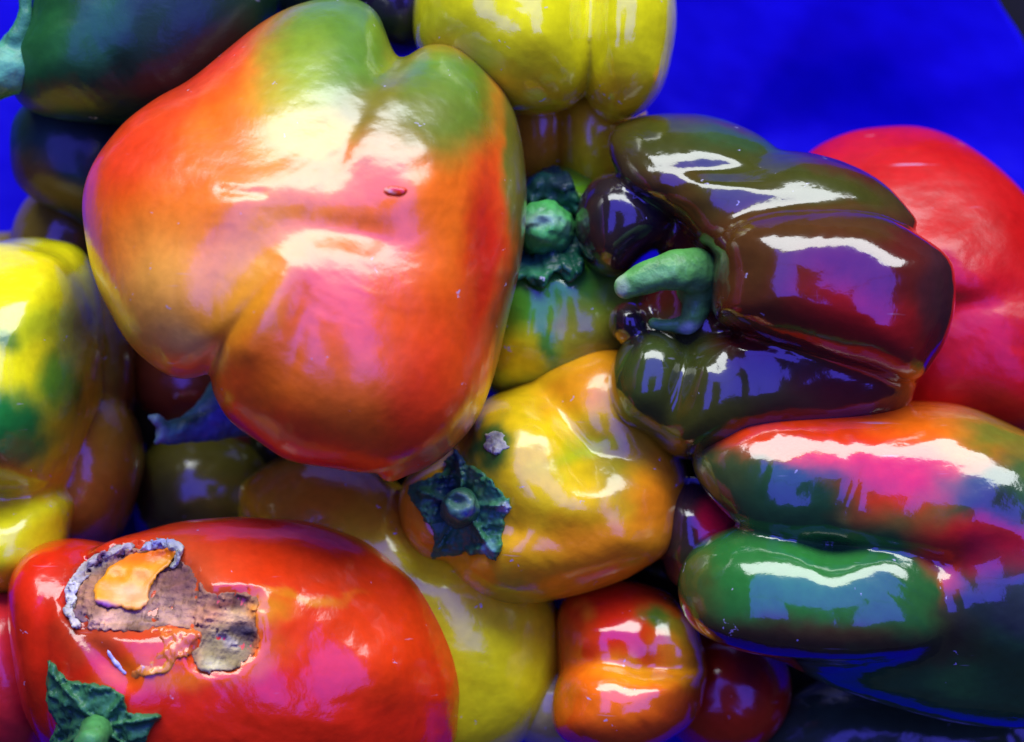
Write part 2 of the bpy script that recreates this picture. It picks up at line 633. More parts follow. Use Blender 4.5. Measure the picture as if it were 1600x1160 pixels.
part('body', B, bodyB, MAROON, [
    (1090, 235, 150, 70, 10, DKOLIVE, .4), (1150, 225, 70, 30, 15, (.03, .07, .015), .6), (1200, 300, 220, 55, 5, DKOLIVE, .4), (1170, 400, 90, 80, 0, BROWN, .8), (1250, 350, 130, 30, 0, BROWN, .7),
    (1360, 500, 120, 60, 30, (.24, .006, .006), .7), (1360, 420, 80, 40, 20, MAROON, .8),
    (1030, 610, 110, 110, 0, (.035, .055, .008), .4), (1110, 640, 80, 90, 0, DKOLIVE, .5), (1240, 600, 120, 50, 0, (.035, .035, .012), .6), (1320, 600, 80, 50, 0, (.09, .012, .01), .7), (965, 350, 80, 90, 0, BLACKISH, .4),
    (930, 400, 40, 40, 0, (.035, .02, .01), .8), (985, 505, 40, 36, 0, BLACKISH, .5), (1060, 290, 60, 25, 20, BROWN, .8, .7), (1470, 460, 30, 90, 0, (.05, .012, .012), .7)],
    M_GLOSS, h=6, seed=21)
part('stem', B, Body([Tube([(1096, 450, 60, 38), (1086, 424, 100, 36), (1045, 424, 130, 30), (1005, 436, 132, 25), (980, 447, 128, 20)]),
                      (Tube([(1092, 440, 80, 26), (1088, 480, 80, 22), (1074, 505, 78, 16), (1040, 508, 76, 10), (1022, 505, 74, 7)]), 8)],
                     amp=2, wl=60, seed=3, fine=.3), (.09, .32, .05), [(1040, 425, 40, 8, -10, (.16, .42, .10), .8), (968, 450, 12, 20, 0, (.30, .48, .20), .6), (1080, 515, 14, 12, 0, (.3, .45, .3), .6)], M_STEM, h=4)

# ---- red / green pepper bottom right
Cc = root('bell_pepper', (1400, 840), 60, 'long lobed pepper at the right, orange red above and dark green below with bright reflections')
bodyC = Body([
    L((1380, 725), 60, 140, tilt=(0, -0.36), n=2.25, poly=[(1080, 705), (1100, 668), (1150, 637), (1250, 625), (1400, 627), (1500, 632), (1580, 662), (1650, 700), (1720, 780), (1690, 870), (1600, 880), (1400, 868), (1250, 852), (1165, 826), (1110, 780), (1085, 740)]),
    (L((1285, 920), 88, 135, tilt=(0, -0.24), n=2.25, poly=[(1062, 930), (1075, 872), (1125, 832), (1200, 820), (1295, 838), (1380, 822), (1450, 830), (1500, 885), (1510, 950), (1475, 1000), (1400, 1025), (1280, 1030), (1170, 1018), (1090, 985)]), 14),
    (L((1450, 835), -20, 130, r=(300, 100)), 10),
    (L((1590, 925), 62, 150, n=2.3, r=(160, 130)), 34),
    (L((1490, 1000), 5, 130, n=2.3, poly=[(1180, 980), (1300, 960), (1500, 930), (1700, 960), (1780, 1060), (1650, 1130), (1500, 1130), (1350, 1090), (1230, 1035)]), 50)],
    k=8, grooves=[([(1325, 690), (1335, 740), (1320, 800)], 14, 5)], dents=[(1300, 850, 50, 90, 0, 9), (1470, 760, 40, 40, 0, 4)], amp=2.5, wl=220, seed=15)
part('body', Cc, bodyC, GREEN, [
    (1330, 660, 280, 75, 3, ORED, .25), (1450, 665, 90, 40, 5, ORANGE, .7), (1560, 680, 70, 40, 25, OLIVE, .7), (1130, 760, 60, 60, 0, (.03, .05, .012), .6),
    (1400, 750, 90, 60, 0, RED, .7), (1250, 780, 110, 46, 0, DKGREEN, .6), (1560, 800, 60, 60, 0, (.02, .03, .02), .7), (1520, 850, 80, 30, 5, RED, .6), (1580, 870, 110, 46, 8, (.40, .008, .02), .6), (1490, 900, 18, 40, -10, ORED, .7, .7),
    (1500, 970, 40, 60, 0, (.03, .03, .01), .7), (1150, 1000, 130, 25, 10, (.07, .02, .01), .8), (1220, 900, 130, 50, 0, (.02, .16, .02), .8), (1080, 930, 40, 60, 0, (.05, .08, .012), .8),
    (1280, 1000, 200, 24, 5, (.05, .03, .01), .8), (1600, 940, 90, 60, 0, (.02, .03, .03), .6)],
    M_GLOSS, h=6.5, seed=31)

# ---- damaged red pepper bottom left
D = root('bell_pepper', (400, 1030), 60, 'red pepper with a torn patch of grey brown dry rot, front left corner')
lobD = [
    L((380, 1045), 60, 215, tilt=(-0.2, 0), n=2.1, poly=[(90, 900), (160, 850), (230, 825), (320, 810), (420, 811), (500, 822), (570, 850), (630, 895), (662, 930), (690, 980), (712, 1040), (718, 1110), (690, 1200), (560, 1270), (380, 1280), (200, 1250), (90, 1130), (70, 980)]),
    (L((110, 985), 50, 160, n=2.3, poly=[(20, 910), (38, 868), (80, 846), (150, 846), (210, 870), (215, 1000), (200, 1130), (120, 1190), (50, 1120), (24, 1000)]), 8)]
dD = [(230, 930, 90, 70, -20, 18), (360, 925, 65, 50, 0, -14), (470, 1000, 50, 60, 0, 5), (605, 1050, 60, 60, 0, -16)]
ROTP = [(106, 945), (118, 905), (150, 872), (200, 855), (262, 862), (300, 888), (325, 925), (370, 926), (408, 938), (398, 965), (406, 1000), (385, 1035), (345, 1050), (310, 1045), (298, 1020), (312, 1000), (300, 985), (262, 982), (200, 988), (140, 982), (118, 965)]



def carveD(X, v):
    m = (X[:, 2] > 120) & (np.abs(v) < 60)
    if m.any():
        x, y = scr(X[m])
        x = x + 4 * wob(X[m], 30, 8, 3)
        y = y + 4 * wob(X[m], 30, 9, 3)
        e = inside_poly(x, y, ROTP)
        v = v.copy()
        v[m] += 12 * np.clip(0.5 - e / 22, 0, 1)
    return v


bodyD = Body(lobD, extra=carveD, dents=dD, grooves=[([(130, 880), (108, 950), (150, 1010), (200, 1060)], 18, 8), ([(455, 950), (480, 915), (560, 915), (620, 950)], 16, 2)], amp=3, wl=240, seed=5)
part('body', D, bodyD, RED, [(500, 900, 240, 130, 10, ORED, .8, .9), (600, 980, 90, 90, 0, ORED, .8), (220, 930, 140, 80, -15, (.50, .10, .02), .5, .7), (350, 1000, 90, 60, -20, (.60, .12, .02), .6, .8), (60, 940, 60, 90, 0, RED, .8), (300, 1040, 120, 30, -10, ORANGE, .7), (330, 1000, 80, 25, -20, ORED, .7), (420, 960, 40, 22, -20, AMBER, .7, .7), (130, 985, 40, 30, 30, BROWN, .9, .4), (480, 930, 60, 6, 5, AMBER, .9, .7), (160, 920, 60, 60, 0, DEEPRED, .9, .6)], M_WAX, h=6, seed=41)  # the thin amber streak is a glint painted into the skin colour


def patch_body(under, poly, up, thick, rough, seed, wl=26):
    """thin crust that follows the surface of the body under it, inside an outline"""
    class Crust:
        def f(s, X):
            fu = under.f(X)
            x, y = scr(X)
            x = x + 4 * wob(X, 30, seed + 3, 3)
            y = y + 4 * wob(X, 30, seed + 4, 3)
            e = inside_poly(x, y, poly)
            r = rough * wob(X, wl, seed, 3)
            return smax(smax(np.abs(fu - up - r) - thick, e, 5), s.zlo - X[:, 2], 2)

        def bounds(s):
            return s.lo, s.hi
    c = Crust()
    q = np.array(poly, float)
    # find the surface height range under the outline
    zz = []
    for px, py in list(q) + [tuple(q.mean(0))]:
        t = np.linspace(-100, 460, 281)
        pts = np.array([P(px, py, z) for z in t])
        v = under.f(pts)
        k = np.where(v < 0)[0]
        if len(k):
            zz.append(t[k[-1]])
    zlo, zhi = min(zz) - 25, max(zz) + 25
    c.zlo = zlo
    a = np.array([P(q[:, 0].min() - 12, q[:, 1].max() + 12, zlo), P(q[:, 0].max() + 12, q[:, 1].min() - 12, zlo)])
    c.lo = np.array([a[:, 0].min(), a[:, 1].min(), zlo])
    a = np.array([P(q[:, 0].min() - 12, q[:, 1].max() + 12, zlo), P(q[:, 0].max() + 12, q[:, 1].min() - 12, zlo)])
    c.hi = np.array([a[:, 0].max(), a[:, 1].max(), zhi])
    return Body([c], k=1, amp=0)


ROTC = (.36, .17, .075)
part('dry_rot', D, patch_body(bodyD, ROTP, -1, 5, 5, 5, 30), ROTC, [(150, 880, 60, 12, -30, (.42, .33, .20), .6), (150, 872, 70, 4, -32, (.10, .03, .05), .5), (240, 950, 50, 25, 0, (.48, .26, .14), .7), (285, 905, 34, 30, 0, (.17, .07, .045), .7), (210, 968, 80, 14, 0, (.58, .32, .17), .7), (120, 965, 20, 16, 0, (.18, .1, .10), .6),
    (355, 940, 30, 9, -10, (.16, .05, .03), .7), (370, 958, 34, 12, -15, (.70, .42, .16), .7), (330, 962, 24, 14, 0, (.55, .24, .10), .7), (395, 950, 14, 14, 0, (.72, .26, .03), .7), (345, 1015, 40, 34, -30, (.36, .27, .09), .5), (375, 983, 20, 9, 0, (.09, .06, .05), .6), (335, 1038, 20, 10, 0, (.58, .50, .22), .7), (355, 1003, 16, 8, 30, (.5, .42, .25), .7), (396, 1010, 8, 30, 10, (.6, .14, .02), .6)], M_ROT, h=2.8, seed=43, warp=9)
part('rim', D, patch_body(bodyD, [(104, 962), (103, 925), (116, 897), (140, 873), (172, 858), (204, 850), (206, 860), (178, 870), (150, 888), (130, 908), (120, 930), (119, 958), (126, 982), (112, 978)], 2, 5, 4, 13, 16), (.46, .40, .30), [(115, 930, 12, 30, 0, (.55, .53, .40), .7), (150, 876, 30, 5, -35, (.20, .08, .09), .7)], M_ROT, h=2.6, seed=50, label='pale ragged rim of the torn skin')
part('skin_flap', D, Body([L((205, 905), 0, 1, r=(1, 1))], amp=0) if False else patch_body(bodyD, [(148, 925), (170, 888), (215, 865), (268, 856), (272, 875), (240, 905), (228, 945), (190, 950), (152, 943)], 7, 4, 3, 9, 90), AMBER, [(210, 930, 40, 14, 10, (.85, .42, .12), .8), (160, 945, 24, 6, 10, (.25, .06, .2), .7), (230, 868, 50, 8, -12, ORANGE, .8)], M_FLAP, h=2.8, seed=44, warp=5, label='curled amber flap of skin')
part('mould', D, patch_body(bodyD, [(218, 862), (232, 846), (262, 840), (286, 852), (284, 872), (268, 888), (270, 864), (240, 858)], 8, 4, 4, 12, 18), (.50, .50, .34), [(250, 848, 30, 10, 0, (.4, .42, .5), .7)], M_ROT, h=2.8, seed=45, label='pale grey mould on the torn edge')
part('torn_flesh', D, patch_body(bodyD, [(232, 985), (262, 978), (300, 980), (330, 984), (318, 1000), (305, 1020), (280, 1030), (262, 1050), (215, 1062), (200, 1050), (235, 1030), (255, 1008)], -1, 3, 4, 18, 40), (.72, .16, .02), [(250, 1045, 40, 14, -20, (.8, .3, .03), .8), (300, 995, 20, 10, 0, (.45, .08, .03), .7)], M_WAX, h=3.2, seed=49)
calD = patch_body(bodyD, [(78, 1030), (102, 1062), (140, 1068), (186, 1082), (204, 1114), (252, 1118), (228, 1152), (246, 1202), (195, 1190), (160, 1227), (130, 1182), (68, 1182), (88, 1137), (74, 1097)], 3, 5, 6, 16, 40)
calD.g = [(np.array([(155, 1137), p], float), 5, -7) for p in ((82, 1056), (190, 1090), (245, 1122), (235, 1194), (160, 1217), (75, 1177))]
part('calyx', D, calD, (.03, .14, .04), [(98, 1036, 12, 12, 0, (.08, .22, .10), .6)], M_STEM, h=3.6, seed=48)
part('stem', D, Body([Tube([(155, 1137, 215, 34), (150, 1144, 290, 24), (140, 1162, 340, 24)])], amp=2, wl=50), (.06, .24, .05), [], M_STEM, h=4, seed=54)
part('scratch', D, Body([Tube([(168, 1000, 258, 2), (172, 1020, 262, 4), (182, 1036, 266, 5), (196, 1052, 270, 3)])], amp=1, wl=20), (.5, .5, .62), [], M_ROT, h=2.2)
# ---- amber pepper in the middle with a star shaped calyx
E = root('bell_pepper', (850, 760), -60, 'amber yellow pepper in the middle with a dark star shaped calyx and a grey scar')
bodyE = Body([
    L((850, 790), -50, 185, n=2.3, poly=[(690, 800), (700, 730), (722, 680), (745, 635), (795, 611), (850, 614), (910, 650), (960, 680), (1030, 720), (1062, 770), (1050, 850), (1000, 890), (910, 925), (820, 944), (760, 935), (715, 905), (690, 870)]),
    (L((940, 690), -80, 150, n=2.3, poly=[(800, 640), (830, 590), (880, 556), (945, 537), (1000, 570), (1060, 700), (1070, 780), (1000, 830), (880, 800)]), 14),
    (L((690, 815), -50, 120, n=2.2, poly=[(622, 800), (630, 755), (665, 720), (720, 700), (760, 760), (760, 860), (730, 890), (690, 885), (650, 865), (628, 835)]), 16)],
    grooves=[([(690, 888), (730, 860), (800, 830)], 20, 10), ([(790, 800), (850, 830), (930, 830)], 30, 8), ([(860, 615), (900, 680), (930, 740)], 24, 10)],
    dents=[(722, 785, 50, 50, 0, 14), (790, 690, 50, 60, 0, -8), (920, 720, 40, 50, 0, 8)], amp=4, wl=200, seed=24)
part('body', E, bodyE, (.80, .46, .005), [(830, 680, 110, 90, 20, YELLOW, .7), (780, 930, 60, 26, 0, LIME, .8), (960, 720, 50, 60, -30, OLIVE, .8, .85), (890, 720, 60, 14, -20, LIME, .9, .8), (850, 780, 40, 50, 0, YELLOW, .8), (660, 820, 50, 50, 0, AMBER, .8), (720, 905, 40, 30, 0, YELLOW, .8),
    (930, 590, 80, 40, -30, AMBER, .8), (772, 690, 36, 38, -20, (.05, .15, .015), .4), (1030, 800, 40, 80, 0, (.7, .2, .005), .8), (930, 850, 100, 40, 0, (.78, .26, .005), .8)], M_WAX, h=6, seed=51)
cal = [(710, 703), (726, 722), (754, 738), (776, 760), (799, 790), (788, 812), (784, 845), (774, 876), (752, 868), (728, 866), (700, 868), (675, 873), (678, 845), (668, 818), (652, 795), (637, 766), (664, 750), (690, 736), (700, 716)]
bodyCal = patch_body(bodyE, cal, 3, 5, 6, 25, 34)
bodyCal.g = [(np.array([(722, 792), p], float), 5, -9) for p in ((718, 720), (786, 790), (768, 860), (684, 858), (655, 768))] + [(np.array([(722, 792), p], float), 5, 1.8) for p in ((758, 755), (780, 830), (725, 866), (676, 815), (690, 750))]
part('calyx', E, bodyCal, (.035, .17, .04), [(690, 780, 24, 34, 0, (.02, .07, .06), .8), (760, 800, 22, 50, 20, (.04, .18, .07), .8), (740, 750, 40, 8, 40, (.08, .22, .06), .7), (718, 715, 12, 20, 0, (.02, .05, .08), .7), (790, 790, 10, 8, 0, (.3, .32, .3), .6), (768, 865, 8, 12, 0, (.12, .3, .2), .6)], M_STEM, h=3.2, seed=52)
part('stem', E, Body([Tube([(722, 795, 70, 34), (720, 792, 120, 25), (719, 790, 142, 25)])], grooves=[], dents=[(716, 785, 11, 9, 0, 16)], amp=2.0, wl=40, fine=1.0), (.04, .16, .06), [(716, 785, 9, 8, 0, (.02, .04, .03), .5), (722, 798, 22, 14, 0, (.12, .26, .12), .8), (730, 805, 14, 5, 0, (.04, .06, .25), .7)], M_STEM, h=3, seed=53)
part('scar', E, patch_body(bodyE, [(756, 682), (772, 674), (784, 678), (792, 695), (784, 712), (768, 710), (758, 698)], 0, 3, 2, 27, 20), (.42, .42, .27), [], M_ROT, h=2.6, label='pale grey corky scar')

# ---- yellow pepper at the left edge
Fp = root('bell_pepper', (20, 640), -60, 'bright yellow pepper with green patches at the left edge of the pile')
bodyF = Body([
    L((10, 655), -110, 290, n=2.0, poly=[(-180, 500), (-100, 400), (0, 378), (80, 378), (128, 395), (152, 460), (160, 560), (152, 650), (128, 735), (95, 775), (20, 790), (-90, 780), (-170, 650)]),
    (L((10, 855), -40, 140, n=2.2, poly=[(-120, 830), (-60, 770), (40, 762), (108, 775), (110, 830), (96, 880), (55, 912), (0, 925), (-80, 910)]), 24)],
    dents=[(20, 655, 60, 60, 0, -6)], amp=4, wl=220, seed=33)
part('body', Fp, bodyF, LEMON, [(0, 680, 85, 72, 0, (.012, .17, .02), .4), (110, 560, 30, 120, 10, LIME, .8, .9), (30, 410, 90, 24, 0, YELLOW, .8, .6), (95, 600, 30, 40, 0, (.12, .32, .012), .8), (0, 520, 26, 20, 0, LEAF, .7), (80, 510, 60, 26, 0, (.3, .45, .01), .8, .7), (60, 765, 70, 14, 0, YELLOW, .8), (30, 880, 60, 30, 0, LIME, .9, .5), (-100, 600, 60, 100, 0, LIME, .8), (20, 750, 50, 20, 0, LIME, .8)], M_WAX, h=6.5, seed=61)

# ---- yellow pepper at the top
G = root('bell_pepper', (860, 50), -40, 'glossy yellow pepper at the top edge beside the bare blue plastic')
bodyG = Body([
    L((785, 30), -30, 165, n=2.15, poly=[(645, 40), (668, 100), (720, 142), (790, 175), (850, 180), (905, 155), (935, 100), (940, 0), (900, -110), (780, -160), (670, -110)]),
    (L((975, 40), -40, 145, n=2.1, poly=[(900, 60), (912, 130), (925, 165), (955, 190), (990, 185), (1030, 150), (1050, 90), (1056, 20), (1040, -60), (980, -120), (920, -80)]), 7)],
    dents=[(840, 50, 40, 60, 0, -7), (960, 60, 30, 70, 0, -5)], amp=3.5, wl=200, seed=37)
part('body', G, bodyG, LEMON, [(720, 120, 90, 50, 20, LIME, .8, .7), (960, 160, 60, 40, 0, YELLOW, .8), (840, 160, 80, 30, 0, YELLOW, .8), (680, 60, 60, 50, 0, (.5, .5, .01), .8)], M_GLOSS, h=6.5, seed=71)

# ---- amber pepper below the yellow one
H = root('bell_pepper', (890, 220), -270, 'shaded amber pepper just under the glossy yellow pepper at the top')
part('body', H, Body([L((835, 200), -225, 120, r=(62, 95)), (L((925, 215), -205, 140, poly=[(860, 200), (880, 120), (960, 110), (1010, 180), (1000, 270), (930, 330), (880, 290)]), 8)], amp=3, seed=3), (.85, .55, .01), [(930, 260, 50, 50, 0, LEMON, .8), (835, 200, 40, 60, 0, (.8, .38, .01), .8)], M_WAX, h=8, seed=72)

# ---- green and yellow pepper with stem towards the camera
I_ = root('bell_pepper', (870, 480), -170, 'lime green and yellow pepper with its stem facing up, wedged behind the biggest pepper')
bodyI = Body([
    L((860, 500), -150, 170, n=2.3, poly=[(740, 500), (750, 400), (800, 340), (880, 330), (950, 370), (1010, 450), (1010, 540), (950, 590), (880, 620), (800, 630), (750, 590)]),
    (L((880, 330), -160, 120, r=(90, 70)), 20)], grooves=[([(860, 470), (850, 540), (810, 600)], 22, 8)], dents=[(850, 370, 60, 60, 0, 18)], amp=5, wl=150, seed=41)
part('body', I_, bodyI, (.16, .46, .01), [(910, 520, 70, 70, 0, (.36, .36, .01), .7), (840, 480, 30, 60, 10, (.10, .34, .015), .8), (880, 440, 80, 50, 20, (.04, .24, .015), .7), (930, 500, 50, 40, 0, OLIVE, .9, .7), (810, 560, 50, 40, 0, LEMON, .8), (860, 540, 14, 50, -10, (.08, .3, .02), .8)], M_WAX, h=7, seed=81)
part('calyx', I_, patch_body(bodyI, [(800, 440), (790, 390), (800, 330), (825, 285), (860, 262), (890, 275), (905, 320), (905, 380), (912, 420), (890, 440), (870, 425), (845, 450), (820, 435)], 7, 7, 9, 43, 46), (.010, .10, .03), [(830, 320, 40, 50, 0, (.012, .07, .03), .8), (870, 290, 30, 20, 0, (.01, .03, .03), .8), (830, 430, 40, 14, 0, (.03, .2, .06), .8)], M_STEM, h=4.5, seed=82)
part('stem', I_, Body([Tube([(855, 370, -70, 52), (850, 355, 0, 42), (848, 352, 18, 36)])], dents=[(846, 350, 14, 9, -20, 9)], grooves=[([(826, 338), (850, 330), (876, 345)], 5, 4)], amp=3, wl=40, fine=1.2), (.06, .36, .06), [(852, 345, 26, 16, 20, (.22, .42, .22), .8), (840, 355, 8, 6, 0, (.03, .06, .02), .6)], M_STEM, h=4, seed=83)

# ---- big red pepper right, behind
J = root('bell_pepper', (1450, 430), -200, 'large plain red pepper behind the dark pepper against the blue plastic')
part('body', J, Body([
    L((1430, 420), -190, 170, n=2.1, tilt=(0, -0.38), poly=[(1240, 330), (1265, 240), (1330, 202), (1400, 188), (1470, 194), (1530, 222), (1590, 280), (1640, 370), (1640, 450), (1560, 500), (1400, 500), (1270, 430)]),
    (L((1500, 540), -200, 180, n=2.1, poly=[(1300, 520), (1380, 430), (1500, 400), (1620, 400), (1700, 500), (1700, 640), (1620, 700), (1500, 690), (1380, 670)]), 20)],
    dents=[(1460, 390, 60, 30, -20, -8)], amp=3, wl=260, seed=45), (.50, .005, .004), [(1560, 660, 80, 30, 0, RED, .8), (1500, 500, 100, 80, 0, (.52, .006, .012), .9)], M_MATT, h=7.5, seed=91)

# ---- dark green pepper, top left
Kk = root('bell_pepper', (200, 70), -40, 'dark green pepper with a pale green stem in the top left corner')
bodyK = Body([
    L((200, 50), -60, 150, n=2.3, poly=[(22, 130), (20, 90), (45, 35), (70, -40), (180, -110), (330, -110), (430, -50), (430, 40), (380, 110), (300, 170), (200, 196), (130, 194), (65, 178), (35, 160)]),
    (L((520, -40), -120, 110, r=(120, 90)), 20)], grooves=[([(160, 0), (150, 60), (180, 110)], 30, 5)], dents=[], amp=4, seed=51)
part('body', Kk, bodyK, (.008, .035, .012), [(70, 70, 60, 90, 0, (.015, .11, .018), .8), (160, 30, 30, 70, 20, (.015, .10, .03), .8), (90, 155, 60, 18, 5, (.07, .05, .01), .8), (300, 90, 130, 60, -30, (.006, .014, .006), .8)], M_MATT, h=7, seed=101)
part('stem', Kk, Body([Tube([(45, 90, -30, 50), (20, 105, 0, 42), (-20, 120, 10, 40), (-70, 130, 20, 40)]), (Tube([(40, -20, 20, 10), (38, 30, 20, 12), (28, 60, 20, 16)]), 10)], amp=2, wl=60, fine=.8), (.05, .24, .09), [(20, 95, 30, 30, 0, (.09, .34, .16), .8), (20, 150, 50, 16, 0, (.03, .15, .04), .8)], M_STEM, h=5, seed=102)

K2 = root('bell_pepper', (110, 265), -190, 'small dark bottle green pepper under the dark green one with a brownish tip')
part('body', K2, Body([L((115, 260), -180, 110, n=2.3, poly=[(20, 240), (28, 185), (70, 150), (150, 150), (210, 200), (220, 280), (190, 340), (120, 340), (60, 315), (28, 285)]), (L((190, 300), -200, 90, r=(80, 80)), 20)], amp=3, seed=53), (.010, .035, .02), [(50, 255, 30, 24, 30, (.10, .07, .012), .8), (90, 300, 80, 24, 25, (.09, .04, .01), .8), (60, 200, 40, 40, 0, (.02, .06, .035), .8)], M_MATT, h=7, seed=103)

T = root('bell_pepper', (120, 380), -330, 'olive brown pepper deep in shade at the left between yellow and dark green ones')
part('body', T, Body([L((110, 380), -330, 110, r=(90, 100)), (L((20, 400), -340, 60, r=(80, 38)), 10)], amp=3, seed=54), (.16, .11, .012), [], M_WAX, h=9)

U = root('bell_pepper', (625, 0), -60, 'purple black pepper peeping out at the top edge behind the biggest pepper')
part('body', U, Body([L((625, -5), -110, 120, r=(78, 92)), (L((560, -60), -100, 120, r=(110, 60)), 16)], amp=3, seed=55), (.016, .010, .025), [(610, 40, 40, 20, 0, (.012, .02, .01), .8)], M_WAX, h=8)

# ---- yellow pepper bottom centre
Ly = root('bell_pepper', (640, 900), -230, 'lemon yellow pepper in the gap between the damaged red one and the middle amber one')
part('body', Ly, Body([
    L((640, 930), -150, 200, n=2.3, poly=[(380, 790), (400, 740), (470, 710), (560, 715), (640, 760), (720, 830), (820, 880), (870, 950), (880, 1030), (850, 1130), (700, 1200), (550, 1150), (450, 980)]),
    (L((500, 800), -270, 150, r=(125, 100)), 10)], grooves=[([(620, 740), (640, 820), (660, 880)], 26, 9)], amp=3, seed=56), LEMON,
    [(480, 770, 120, 70, 0, (.55, .27, .008), .6), (620, 780, 60, 60, 0, (.6, .35, .008), .8), (800, 900, 60, 40, 0, (.7, .4, .008), .8)], M_WAX, h=7.5, seed=111)
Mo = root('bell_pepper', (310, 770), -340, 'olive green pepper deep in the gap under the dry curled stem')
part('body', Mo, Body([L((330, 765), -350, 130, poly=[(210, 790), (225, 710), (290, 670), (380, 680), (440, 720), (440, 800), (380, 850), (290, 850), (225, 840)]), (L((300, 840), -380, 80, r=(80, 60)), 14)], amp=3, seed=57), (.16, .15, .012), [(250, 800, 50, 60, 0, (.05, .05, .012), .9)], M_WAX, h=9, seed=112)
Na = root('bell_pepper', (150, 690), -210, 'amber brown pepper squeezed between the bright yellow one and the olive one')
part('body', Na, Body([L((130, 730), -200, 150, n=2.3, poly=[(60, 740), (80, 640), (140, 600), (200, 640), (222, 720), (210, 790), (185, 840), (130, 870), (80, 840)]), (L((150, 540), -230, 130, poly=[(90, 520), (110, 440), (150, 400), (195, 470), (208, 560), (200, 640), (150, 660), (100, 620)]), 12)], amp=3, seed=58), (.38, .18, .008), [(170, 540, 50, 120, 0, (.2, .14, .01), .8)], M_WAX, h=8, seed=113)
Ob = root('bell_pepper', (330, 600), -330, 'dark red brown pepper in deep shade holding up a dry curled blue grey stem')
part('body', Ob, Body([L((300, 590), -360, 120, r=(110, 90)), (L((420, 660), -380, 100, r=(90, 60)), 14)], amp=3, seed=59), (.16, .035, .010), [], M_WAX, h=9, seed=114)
part('stem', Ob, Body([Tube([(400, 615, -160, 62), (370, 630, -140, 52), (330, 656, -110, 33), (290, 672, -85, 21), (262, 676, -75, 20)]),
                       (Tube([(234, 652, -66, 4), (246, 657, -62, 8), (256, 668, -62, 9), (252, 682, -62, 8), (244, 691, -62, 5)]), 5)], amp=2, wl=50, fine=1.4), (.05, .16, .14),
     [(350, 640, 50, 30, -30, (.05, .08, .30), .8), (248, 672, 14, 30, 0, (.14, .24, .24), .6), (290, 655, 40, 8, -25, (.02, .07, .05), .8)], M_STEM, h=4, seed=115, label='dry curled stem')

# ---- small ones, bottom right of centre
Pp = root('bell_pepper', (1090, 840), -40, 'small dark plum pepper tucked under the left end of the long lobed pepper')
part('body', Pp, Body([L((1085, 830), -50, 110, n=2.2, poly=[(1022, 850), (1028, 790), (1050, 755), (1090, 745), (1160, 770), (1180, 830), (1140, 890), (1100, 930), (1060, 920), (1035, 890)])], dents=[(1130, 800, 20, 30, 30, 6)], amp=3, wl=120, seed=61), (.03, .014, .012), [(1120, 815, 30, 36, -30, (.42, .006, .02), .6), (1060, 900, 30, 40, 0, (.05, .05, .01), .8)], M_GLOSS, h=6, seed=121)
Q = root('bell_pepper', (990, 1000), -90, 'orange red pepper with green blush at the bottom edge beside the dark green lobe')
part('body', Q, Body([
    L((960, 1010), -110, 150, n=2.2, poly=[(866, 1010), (872, 950), (900, 915), (950, 903), (1010, 912), (1055, 935), (1085, 985), (1060, 1060), (960, 1120), (880, 1080)]),
    (L((1050, 1010), -60, 90, n=2.2, poly=[(1010, 970), (1040, 945), (1075, 965), (1098, 1010), (1098, 1060), (1060, 1110), (1010, 1090), (1000, 1020)]), 16),
    (L((960, 1090), -40, 130, n=2.2, poly=[(870, 1060), (900, 1028), (950, 1018), (1000, 1032), (1060, 1035), (1100, 1050), (1080, 1130), (960, 1180), (870, 1140)]), 10)],
    amp=3, wl=150, seed=62), (.62, .07, .004), [(960, 950, 50, 80, 10, RED, .8), (1040, 965, 28, 20, 20, (.10, .17, .01), .6), (1070, 990, 24, 14, 30, LEAF, .8, .8), (1070, 1030, 40, 40, 0, (.82, .30, .005), .8), (960, 1080, 90, 55, 0, ORANGE, .4), (1000, 1050, 60, 16, 10, AMBER, .8), (910, 955, 14, 14, 0, AMBER, .9, .6)], M_GLOSS, h=5.5, seed=122)
R_ = root('bell_pepper', (860, 1090), -170, 'pale yellow green pepper at the bottom edge left of the orange red one')
part('body', R_, Body([L((870, 1090), -170, 120, poly=[(790, 1090), (815, 1045), (860, 1026), (910, 1026), (950, 1060), (950, 1130), (880, 1170), (810, 1150)])], amp=3, seed=63), (.5, .45, .10), [], M_WAX, h=7)
S_ = root('bell_pepper', (1150, 1060), -200, 'dark red pepper showing between the orange red one and the long lobed one')
part('body', S_, Body([L((1130, 1080), -200, 130, r=(105, 100))], amp=3, seed=64), (.5, .03, .004), [(1180, 1040, 40, 50, 0, (.16, .012, .01), .8)], M_WAX, h=8)
V_ = root('bell_pepper', (20, 1040), -60, 'smooth crimson pepper at the bottom left edge beside the damaged red one')
part('body', V_, Body([L((0, 1040), -40, 150, poly=[(-140, 1040), (-80, 940), (0, 915), (60, 930), (100, 1000), (110, 1080), (60, 1180), (-60, 1190)])], amp=3, seed=65), (.58, .02, .02), [], M_WAX, h=7)
B2 = root('bell_pepper', (1300, 1180), -200, 'green pepper low at the bottom edge under the long lobed one, raised to screen the lit sheet')
part('body', B2, Body([L((1400, 1160), -230, 130, r=(230, 110)), (L((1640, 1130), -240, 120, r=(150, 110)), 10)], amp=3, seed=66), (.03, .07, .02), [], M_WAX, h=9)  # raised and widened to block blue sheet reflections in the lobes above

